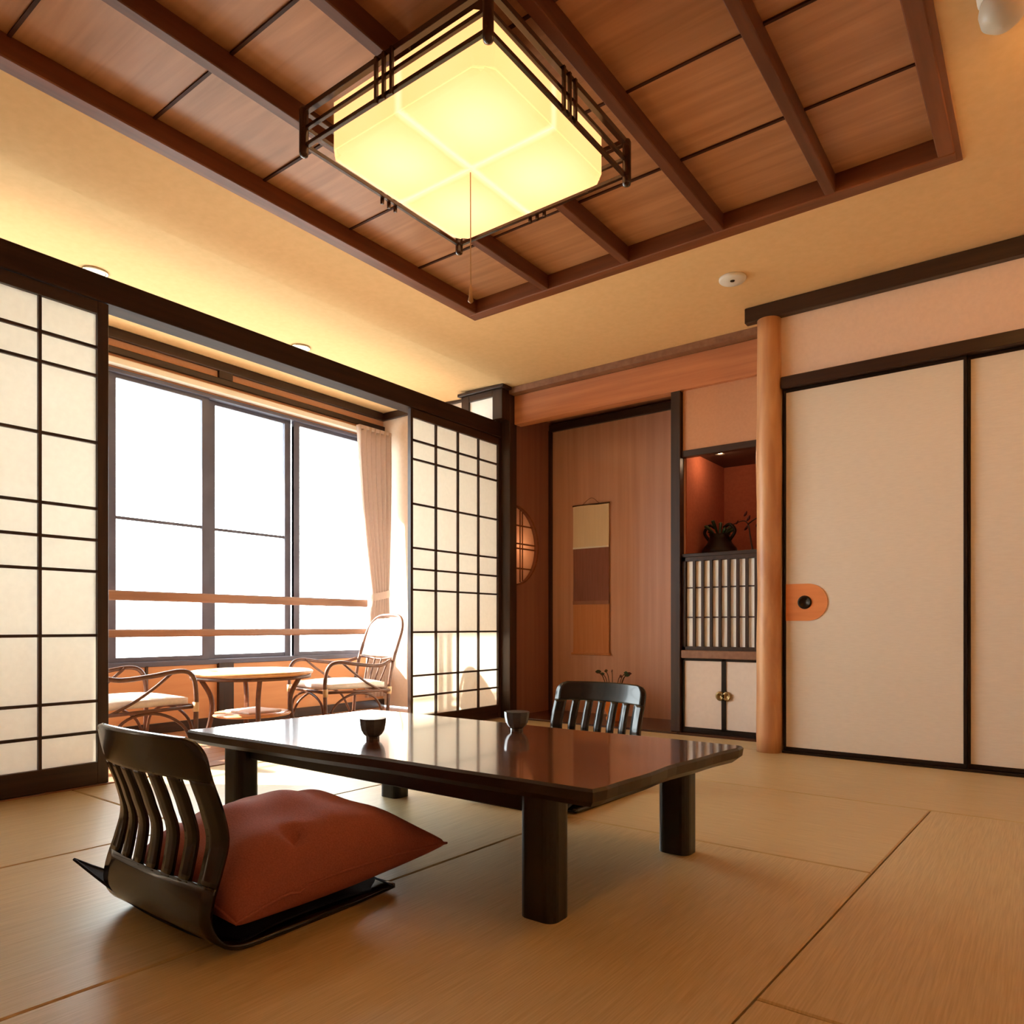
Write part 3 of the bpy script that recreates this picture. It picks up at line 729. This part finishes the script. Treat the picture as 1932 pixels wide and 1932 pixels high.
F.append(tuple(3 * n_ + i for i in range(n_))[::-1])
mk('table_edge', (V, F), 'table_edge', tb)
V2 = V[:n_] ; V3 = [(x, y, ZT + .0008) for x, y, z in V2] + [(x, y, ZT - .004) for x, y, z in V2]
F3 = [tuple(range(n_)), tuple(range(2 * n_ - 1, n_ - 1, -1))] + [(i, n_ + i, n_ + (i + 1) % n_, (i + 1) % n_) for i in range(n_)]
mk('table_top', (V3, F3), 'table_top', tb)
def rrect(cx, cy, w_, d_, r_, seg=5):
    pts = []
    for sx, sy, a0 in ((1, -1, -PI / 2), (1, 1, 0), (-1, 1, PI / 2), (-1, -1, PI)):
        for k in range(seg + 1):
            a = a0 + PI / 2 * k / seg
            pts.append((cx + sx * (w_ / 2 - r_) + r_ * math.cos(a), cy + sy * (d_ / 2 - r_) + r_ * math.sin(a)))
    return pts
for (cx_, cy_) in ((-.953, 1.402), (-.905, 2.045), (-2.150, 1.375), (-2.105, 2.030)):
    mk('leg', prism(rrect(cx_, cy_, .098, .082, .026), 'z', 0, ZT - .0442), 'leg', tb)
for cy_ in ((1.39), (2.04)):
    mk('apron', box(-2.10, -1.0, cy_ - .014, cy_ + .014, ZT - .085, ZT - .0442, .003), 'leg', tb)

# ------------------------------------------------------------------ legless chairs
PROF = [(.235, .012), (.10, .008), (-.10, .007), (-.20, .010), (-.248, .030), (-.274, .072), (-.270, .120), (-.250, .180), (-.236, .238), (-.248, .300), (-.274, .375), (-.292, .452)]
PP = catmull([(0, a, b) for a, b in PROF], 8)
S_ = [0]
for i in range(1, len(PP)): S_.append(S_[-1] + (PP[i] - PP[i - 1]).length)
TOT = S_[-1]
def prof(s):
    s = max(0, min(TOT, s))
    for i in range(1, len(PP)):
        if S_[i] >= s:
            t = (s - S_[i - 1]) / max(1e-9, S_[i] - S_[i - 1]); return PP[i - 1].lerp(PP[i], t)
    return PP[-1]
def s_at_z(z):
    for i in range(len(PP) - 1, 0, -1):
        if PP[i].z >= z >= PP[i - 1].z: return S_[i - 1] + (S_[i] - S_[i - 1]) * (z - PP[i - 1].z) / (PP[i].z - PP[i - 1].z)
    return 0
W2 = .226
def back_pt(x, s):
    p = prof(s); t = max(0, min(1, (p.z - .03) / .25))
    bow = .038 * t * (1 - (x / W2) ** 2)
    return Vector((x, p.y - bow, p.z + .006 * t * (1 - (x / W2) ** 2)))
def make_zaisu(loc, rot, label):
    r = root('legless_chair', loc, label, 'floor chair', 'black lacquered floor chairs at the low table', rot, local=True)
    sa, sb, sT = s_at_z(.148), s_at_z(.365), TOT
    mk('seat_shell', slab(lambda u, v: back_pt(-W2 + 2 * W2 * v, sa * u), 40, 14, .011), 'lacquer', r, True)
    def top(u, v):
        s = sb + (sT - sb) * u; p = prof(s); rr = .045; hw = W2
        dz = prof(sT).z - p.z
        if dz < rr: hw = W2 - rr + math.sqrt(max(0, rr * rr - (rr - dz) ** 2))
        return back_pt(-hw + 2 * hw * v, s)
    mk('top_rail', slab(top, 14, 16, .011), 'lacquer', r, True)
    nsl = 6; st_w = .052; gap = .030; sl = (2 * W2 - 2 * st_w - nsl * gap) / (nsl - 1)
    x = -W2
    for k in range(nsl + 1):
        wd = st_w if k in (0, nsl) else sl
        a0, b0 = x, x + wd
        mk('slat' if 0 < k < nsl else 'side_stile', slab(lambda u, v, a0=a0, b0=b0: back_pt(a0 + (b0 - a0) * v, sa - .004 + (sb - sa + .008) * u), 16, 3, .0108), 'lacquer', r, True)
        x += wd + gap
    return r
make_zaisu((-1.578, 1.070, 0), 0.0, 'black lacquered legless chair with slatted back, nearest the camera, holding a russet cushion')
fc = make_zaisu((-1.585, 2.455, 0), PI - math.radians(2), 'black lacquered legless chair with slatted back on the far side of the low table')
fc.scale = (1, 1, .945)
def cushion(name, cx_, cy_, hx, hy, z0, T, mat, label, cat, corners, group=None, pinch=.10, seed=1, cp=2):
    rnd = random.Random(seed)
    N = 64; V = []; F = []
    def e_(u, v): return max(0, (1 - u * u) * (1 - v * v)) ** .4
    def P(u, v, side):
        ex = 1 - pinch * (1 - abs(v) ** 3.0) ; ey = 1 - pinch * (1 - abs(u) ** 3.0)
        x = u * hx * ex; y = v * hy * ey
        e = max(0, (1 - u * u) * (1 - v * v)) ** .40
        base = z0 + .42 * T * 1.0
        # pinned corners lift away from the seat
        wgt = (abs(u) * abs(v)) ** cp
        k = corners[(0 if u < 0 else 1) + (0 if v < 0 else 2)]
        dimp = 0
        if cp == 2 and side > 0 and T > .1:
            dimp = .022 * math.exp(-((u - .70) ** 2 / .012 + (v + .28) ** 2 / .008))
            if u > .55: dimp += .009 * min(1, (u - .55) / .2) * math.exp(-((v + .28 + .5 * (u - .70)) ** 2 / .0022))
            dimp += .006 * math.exp(-((v + .55 + .5 * u) ** 2 / .006)) * e_(u, v)
        wr = .006 * math.sin(7 * u + 3 * v * v + 2) * e + .005 * math.sin(11 * v - 5 * u * v) * e
        zc1 = base * (1 - wgt) + wgt * k[2]
        z = zc1 + side * T * (.58 if side > 0 else .42) * e + (wr if side > 0 else 0) - dimp
        return Vector((cx_ + x + wgt * k[0], cy_ + y + wgt * k[1], max(z, z0 + .0005)))
    for side in (1, -1):
        for i in range(N + 1):
            for j in range(N + 1):
                u = math.sin((i / N - .5) * PI) * .35 + (2 * i / N - 1) * .65; v = math.sin((j / N - .5) * PI) * .35 + (2 * j / N - 1) * .65
                V.append(P(u, v, side))
    K = (N + 1) ** 2; I = lambda i, j: i * (N + 1) + j
    for i in range(N):
        for j in range(N):
            F.append((I(i, j), I(i + 1, j), I(i + 1, j + 1), I(i, j + 1)))
            F.append((K + I(i, j), K + I(i, j + 1), K + I(i + 1, j + 1), K + I(i + 1, j)))
    r = root(name, (cx_, cy_, z0), label, cat)
    o = mk('cover', (V, F), mat, r, True)
    mdf = o.modifiers.new('weld', 'WELD'); mdf.merge_threshold = .0006
    ed = [P(-1 + 2 * t / 24, -1, 1) for t in range(24)] + [P(1, -1 + 2 * t / 24, 1) for t in range(24)] + [P(1 - 2 * t / 24, 1, 1) for t in range(24)] + [P(-1, 1 - 2 * t / 24, 1) for t in range(25)]
    mk('seam_piping', tube(ed, .0032, 6, 1, False), mat, r, True)
    return r
cushion('seat_cushion', -1.545, 1.085, .265, .285, .022, .230, 'cushion', 'plump russet cloth cushion lying on the nearest legless chair', 'cushion',
        [(.03, .03, .09), (-.02, .02, .085), (.0, .0, .11), (.02, .03, .115)], pinch=.06)
cushion('seat_cushion', -1.60, 2.345, .225, .215, .016, .05, 'cushion_dark', 'dark cushion on the far legless chair, half hidden under the table', 'cushion',
        [(-.02, -.02, .03), (.02, -.02, .03), (0, 0, .03), (0, 0, .03)], seed=3)

cushion('seat_cushion', -1.590, 1.065, .225, .255, .0145, .020, 'cushion_dark', 'thin dark cushion under the plump russet one, its corner sticking out at the left', 'cushion',
        [(-.065, -.055, .120), (.0, .06, .0), (.0, -.03, .0), (.02, -.03, .0)], seed=4, pinch=.04, cp=3)
# ------------------------------------------------------------------ tea cups
def cup(x, y, label):
    r = root('tea_cup', (x, y, ZT + .001), label, 'cup', 'dark tea cups on the low table')
    out_ = [(.0, .0), (.021, .0), (.0215, .006), (.0205, .008), (.029, .015), (.037, .028), (.041, .048), (.0425, .064)]
    inn = [(.0425, .064), (.0395, .064), (.0375, .050), (.033, .032), (.024, .018), (.0, .014)]
    mk('body', lathe(out_, (x, y, ZT + .001), 10), 'cup', r, False)
    mk('inside', lathe(inn, (x, y, ZT + .001), 10, False), 'cup_in', r, True)
cup(-1.690, 1.535, 'dark grey faceted tea cup on the window-side half of the low table')
cup(-1.435, 1.945, 'dark grey faceted tea cup with pale inside near the far legless chair')

# ------------------------------------------------------------------ rattan furniture on the veranda
def rattan_chair(loc, rot, label):
    r = root('rattan_chair', loc, label, 'armchair', 'rattan armchairs on the veranda', rot, local=True)
    R1 = .0125
    for s in (-1, 1):
        # front leg rising into the arm and running back to the backrest
        mk('arm', tube([(s * .27, .265, .0), (s * .27, .27, .15), (s * .27, .272, .33), (s * .275, .25, .425), (s * .28, .18, .455), (s * .28, .02, .435), (s * .27, -.13, .425), (s * .235, -.235, .455)], R1, 8), 'rattan', r, True)
        mk('leg', tube([(s * .235, -.20, .0), (s * .235, -.215, .15), (s * .235, -.225, .30), (s * .235, -.255, .46)], R1, 8), 'rattan', r, True)
        mk('brace', tube([(s * .265, .15, .452), (s * .262, .06, .38), (s * .25, -.06, .30), (s * .24, -.20, .235)], .008, 8), 'rattan', r, True)
        mk('brace', tube([(s * .265, .262, .04), (s * .26, .20, .17), (s * .255, .06, .242), (s * .25, -.10, .21), (s * .24, -.195, .04)], .008, 8), 'rattan', r, True)
        mk('side_rail', tube([(s * .265, .27, .262), (s * .25, -.22, .252)], .010, 8, 1), 'rattan', r, True)
        mk('arm_wrap', tube([(s * .27, .270, .235), (s * .27, .271, .285)], .0165, 8, 1), 'rattan_pale', r, True)
        mk('arm_wrap', tube([(s * .235, -.222, .225), (s * .235, -.226, .275)], .0165, 8, 1), 'rattan_pale', r, True)
    mk('back_hoop', tube([(-.235, -.25, .44), (-.238, -.29, .56), (-.225, -.335, .68), (-.15, -.365, .755), (0, -.372, .77), (.15, -.365, .755), (.225, -.335, .68), (.238, -.29, .56), (.235, -.25, .44)], R1, 8), 'rattan', r, True)
    mk('back_rail', tube([(-.235, -.262, .475), (0, -.285, .455), (.235, -.262, .475)], .009, 8), 'rattan', r, True)
    for x in (-.12, -.04, .04, .12):
        mk('back_cane', tube([(x * .8, -.215, .27), (x, -.245, .36), (x * 1.15, -.278, .462)], .0065, 6), 'rattan', r, True)
    def pad(u, v):
        x = -.215 + .43 * u; z = .475 + .27 * v
        hw = .218 if z < .66 else .218 * math.sqrt(max(0.05, 1 - ((z - .66) / .11) ** 2))
        x = hw * (2 * u - 1)
        return Vector((x, -.272 - (z - .475) * .32 + .02 * (1 - (2 * u - 1) ** 2) * -1, z))
    mk('back_pad', slab(pad, 16, 12, .018), 'pad', r, True)
    for (a, b) in (((-.265, .27, .262), (.265, .27, .262)), ((-.245, -.22, .252), (.245, -.22, .252))):
        mk('seat_rail', tube([a, b], .011, 8, 1), 'rattan', r, True)
    mk('seat_brace', tube([(-.262, .268, .04), (-.20, .268, .19), (0, .268, .25), (.20, .268, .19), (.262, .268, .04)], .008, 8), 'rattan', r, True)
    def seat(u, v):
        a = 2 * u - 1; b = 2 * v - 1
        return Vector((.24 * a * (1 - .05 * b * b), .03 + .232 * b * (1 - .05 * a * a), .292 + .018 * (1 - a ** 4) * (1 - b ** 4)))
    mk('seat_pad', slab(seat, 14, 14, .034), 'pad', r, True)
    return r
rattan_chair((-3.93, 1.80, -.012), math.radians(0), 'rattan armchair with pale pads left of the veranda table, partly behind the shoji')
rattan_chair((-3.93, 3.30, -.012), math.radians(168), 'rattan armchair with pale pads at the right end of the veranda by the curtain')
rt = root('round_table', (-3.95, 2.60, -.012), 'small round wooden rattan-legged table between the veranda armchairs', 'table')
TX, TY = -3.95, 2.60
mk('table_top', lathe([(.0, .392), (.34, .392), (.362, .400), (.365, .412), (.352, .420), (.0, .420)], (TX, TY, -.012), 48), 'rtable', rt, True)
mk('rim_band', lathe([(.345, .372), (.352, .372), (.352, .392), (.345, .392), (.345, .372)], (TX, TY, -.012), 48, False), 'rattan', rt, True)
for k in range(4):
    a = PI / 4 + k * PI / 2 + .35
    c_, s_ = math.cos(a), math.sin(a)
    mk('leg', tube([(TX + c_ * .27, TY + s_ * .27, -.012), (TX + c_ * .235, TY + s_ * .235, .13), (TX + c_ * .235, TY + s_ * .235, .25), (TX + c_ * .30, TY + s_ * .30, .375)], .015, 8), 'rattan', rt, True)
mk('lower_shelf', lathe([(.0, .145), (.225, .145), (.232, .153), (.225, .161), (0, .161)], (TX, TY, -.012), 40), 'rtable', rt, True)
# folded newspaper-like tray on lower shelf
mk('tray', box(TX - .14, TX + .12, TY - .10, TY + .13, .1495, .162, .003), 'pad', None, label='pale flat tray on the lower shelf of the round veranda table', cat='tray')

# ------------------------------------------------------------------ hanging scroll
sx0, sx1, ys = -2.975, -2.660, 4.772
sc = root('hanging_scroll', ((sx0 + sx1) / 2, ys, .45), 'narrow hanging scroll in cream, mauve and tan bands on the alcove wall', 'scroll')
def cloth(z0, z1, mat, name, d=0):
    mk(name, slab(lambda u, v: Vector((sx0 + (sx1 - sx0) * u, ys - d + .003 * math.sin(u * 6 + v * 3), z0 + (z1 - z0) * v)), 10, 8, .0025), mat, sc)
cloth(1.285, 1.605, 'scroll_cream', 'upper_band', .002)
cloth(.850, 1.285, 'scroll_mauve', 'middle_band')
cloth(.470, .850, 'scroll_tan', 'lower_band')
mk('scroll_rod', tube([(sx0 - .004, ys, 1.608), (sx1 + .004, ys, 1.608)], .006, 8, 1), 'twig', sc)
mk('scroll_rod', tube([(sx0 - .012, ys - .002, .466), (sx1 + .012, ys - .002, .466)], .010, 8, 1), 'scroll_tan', sc)
mk('trim_strip', box(sx0, sx1, ys - .006, ys - .002, 1.275, 1.287), 'white_plastic', sc)
mk('trim_strip', box(sx0, sx1, ys - .006, ys - .002, .845, .872), 'alcove_side', sc)
mk('hanging_loop', tube([(sx0 + .08, ys, 1.61), ((sx0 + sx1) / 2, ys + .008, 1.66), (sx1 - .08, ys, 1.61)], .0015, 5), 'twig', sc)

# ------------------------------------------------------------------ flower arrangement in alcove
fx, fy = -2.47, 4.50
fa = root('flower_arrangement', (fx, fy, .012), 'twigs in an orange flower bowl on the alcove floor behind the far chair', 'flower arrangement')
mk('bowl', lathe([(0, 0), (.05, 0), (.055, .02), (.045, .035), (.075, .10), (.095, .17), (.10, .235), (.094, .235), (.085, .17), (.0, .15)], (fx, fy, .012), 26), 'orange_pot', fa, True)
rnd = random.Random(5)
for k in range(9):
    a = rnd.uniform(0, 2 * PI); l = rnd.uniform(.06, .12)
    p0 = Vector((fx + .04 * math.cos(a), fy + .04 * math.sin(a), .20)); p2 = Vector((fx + (.05 + l * .7) * math.cos(a), fy + (.05 + .4 * l) * math.sin(a), .28 + l * .75)); p1 = (p0 + p2) / 2 + Vector((0, 0, .04))
    mk('twig', tube([p0, p1, p2], .0028, 5, 4), 'twig', fa)
    lf_ = [(p2 + Vector((.022 * math.cos(t) * math.cos(a), .022 * math.cos(t) * math.sin(a) + .0, .010 * math.sin(t)))) for t in (0, 1.2, 1.9, PI, 4.4, 5.1)]
    mk('leaf', ([tuple(q) for q in lf_] + [tuple(q + Vector((0, .002, .002))) for q in lf_], [(0, 1, 2, 3, 4, 5), (11, 10, 9, 8, 7, 6)] + [(i, (i + 1) % 6, 6 + (i + 1) % 6, 6 + i) for i in range(6)]), 'redleaf' if k % 2 else 'leaf', fa)
l = bpy.data.lights.new('niche_bulb', 'POINT'); l.energy = 1.1; l.color = (1, .68, .42); l.shadow_soft_size = .02
lo = bpy.data.objects.new('niche_bulb', l); COL.objects.link(lo); lo.parent = nr; lo.location = Vector((-1.70, 4.50, 1.765)) - nr.location
mk('puck_light', lathe([(0, 0), (.03, 0), (.034, .01), (.034, .018)], (-1.70, 4.50, 1.782), 20), 'chrome', nr)
# ------------------------------------------------------------------ niche ornaments
bx_, by_, bz_ = -1.725, 4.56, 1.135
bz = root('bronze_vessel', (bx_, by_, bz_), 'dark bronze flower vessel with curled handles standing in the red niche', 'vase')
mk('body', lathe([(0, 0), (.070, 0), (.085, .012), (.080, .035), (.060, .060), (.050, .085), (.045, .10), (.052, .108), (.044, .106), (.0, .09)], (bx_, by_, bz_), 26), 'dark_metal', bz, True)
for s in (-1, 1):
    mk('handle', tube([(bx_ + s * .045, by_, bz_ + .07), (bx_ + s * .075, by_, bz_ + .12), (bx_ + s * .050, by_, bz_ + .155), (bx_ + s * .02, by_, bz_ + .14)], .008, 8), 'dark_metal', bz, True)
for k in range(7):
    a = k * .9; p2 = Vector((bx_ + .06 * math.cos(a), by_ + .05 * math.sin(a), bz_ + .135 + .02 * (k % 3)))
    mk('leaf', tube([(bx_ + .01 * math.cos(a), by_, bz_ + .09), p2 - Vector((0, 0, .01)), p2 + Vector((.015 * math.cos(a), 0, -.01))], lambda t: .002 + .007 * math.sin(PI * t), 6, 4), 'leaf', bz, True)
bz.scale = (1.35, 1.35, 1.30)
br = root('branch_ornament', (-1.53, 4.62, bz_), 'dark flowering branch rising beside the bronze vessel in the niche', 'branch')
mk('base', lathe([(0, 0), (.035, 0), (.03, .02), (.012, .035), (0, .04)], (-1.53, 4.62, bz_), 18), 'dark_metal', br, True)
mk('stem', tube([(-1.53, 4.62, bz_ + .03), (-1.545, 4.62, bz_ + .12), (-1.56, 4.62, bz_ + .20), (-1.60, 4.63, bz_ + .225), (-1.69, 4.64, bz_ + .20)], lambda t: .006 * (1 - .6 * t), 7), 'twig', br, True)
mk('stem', tube([(-1.56, 4.62, bz_ + .20), (-1.50, 4.62, bz_ + .235), (-1.43, 4.62, bz_ + .24)], lambda t: .005 * (1 - .5 * t), 7), 'twig', br, True)
for (dx, dz, r_) in ((-1.575, .265, .013), (-1.555, .235, .015), (-1.57, .175, .014), (-1.46, .25, .013), (-1.44, .215, .012), (-1.50, .19, .012), (-1.63, .215, .010)):
    mk('leaf', tube([(dx - r_, 4.62, bz_ + dz - r_), (dx, 4.615, bz_ + dz), (dx + r_ * .6, 4.62, bz_ + dz + r_ * 1.6)], lambda t, r_=r_: .001 + r_ * .6 * math.sin(PI * t), 6, 4), 'redleaf', br, True)

# ------------------------------------------------------------------ outside
mk('ground_terrace', box(-30, XW - .12, -20, 26, -3.2, -3.1), 'outer', kind='structure')
mk('eave', box(XW - 1.02, XW - .1, -1, YE + .6, 2.60, 2.68), 'outer', kind='structure')
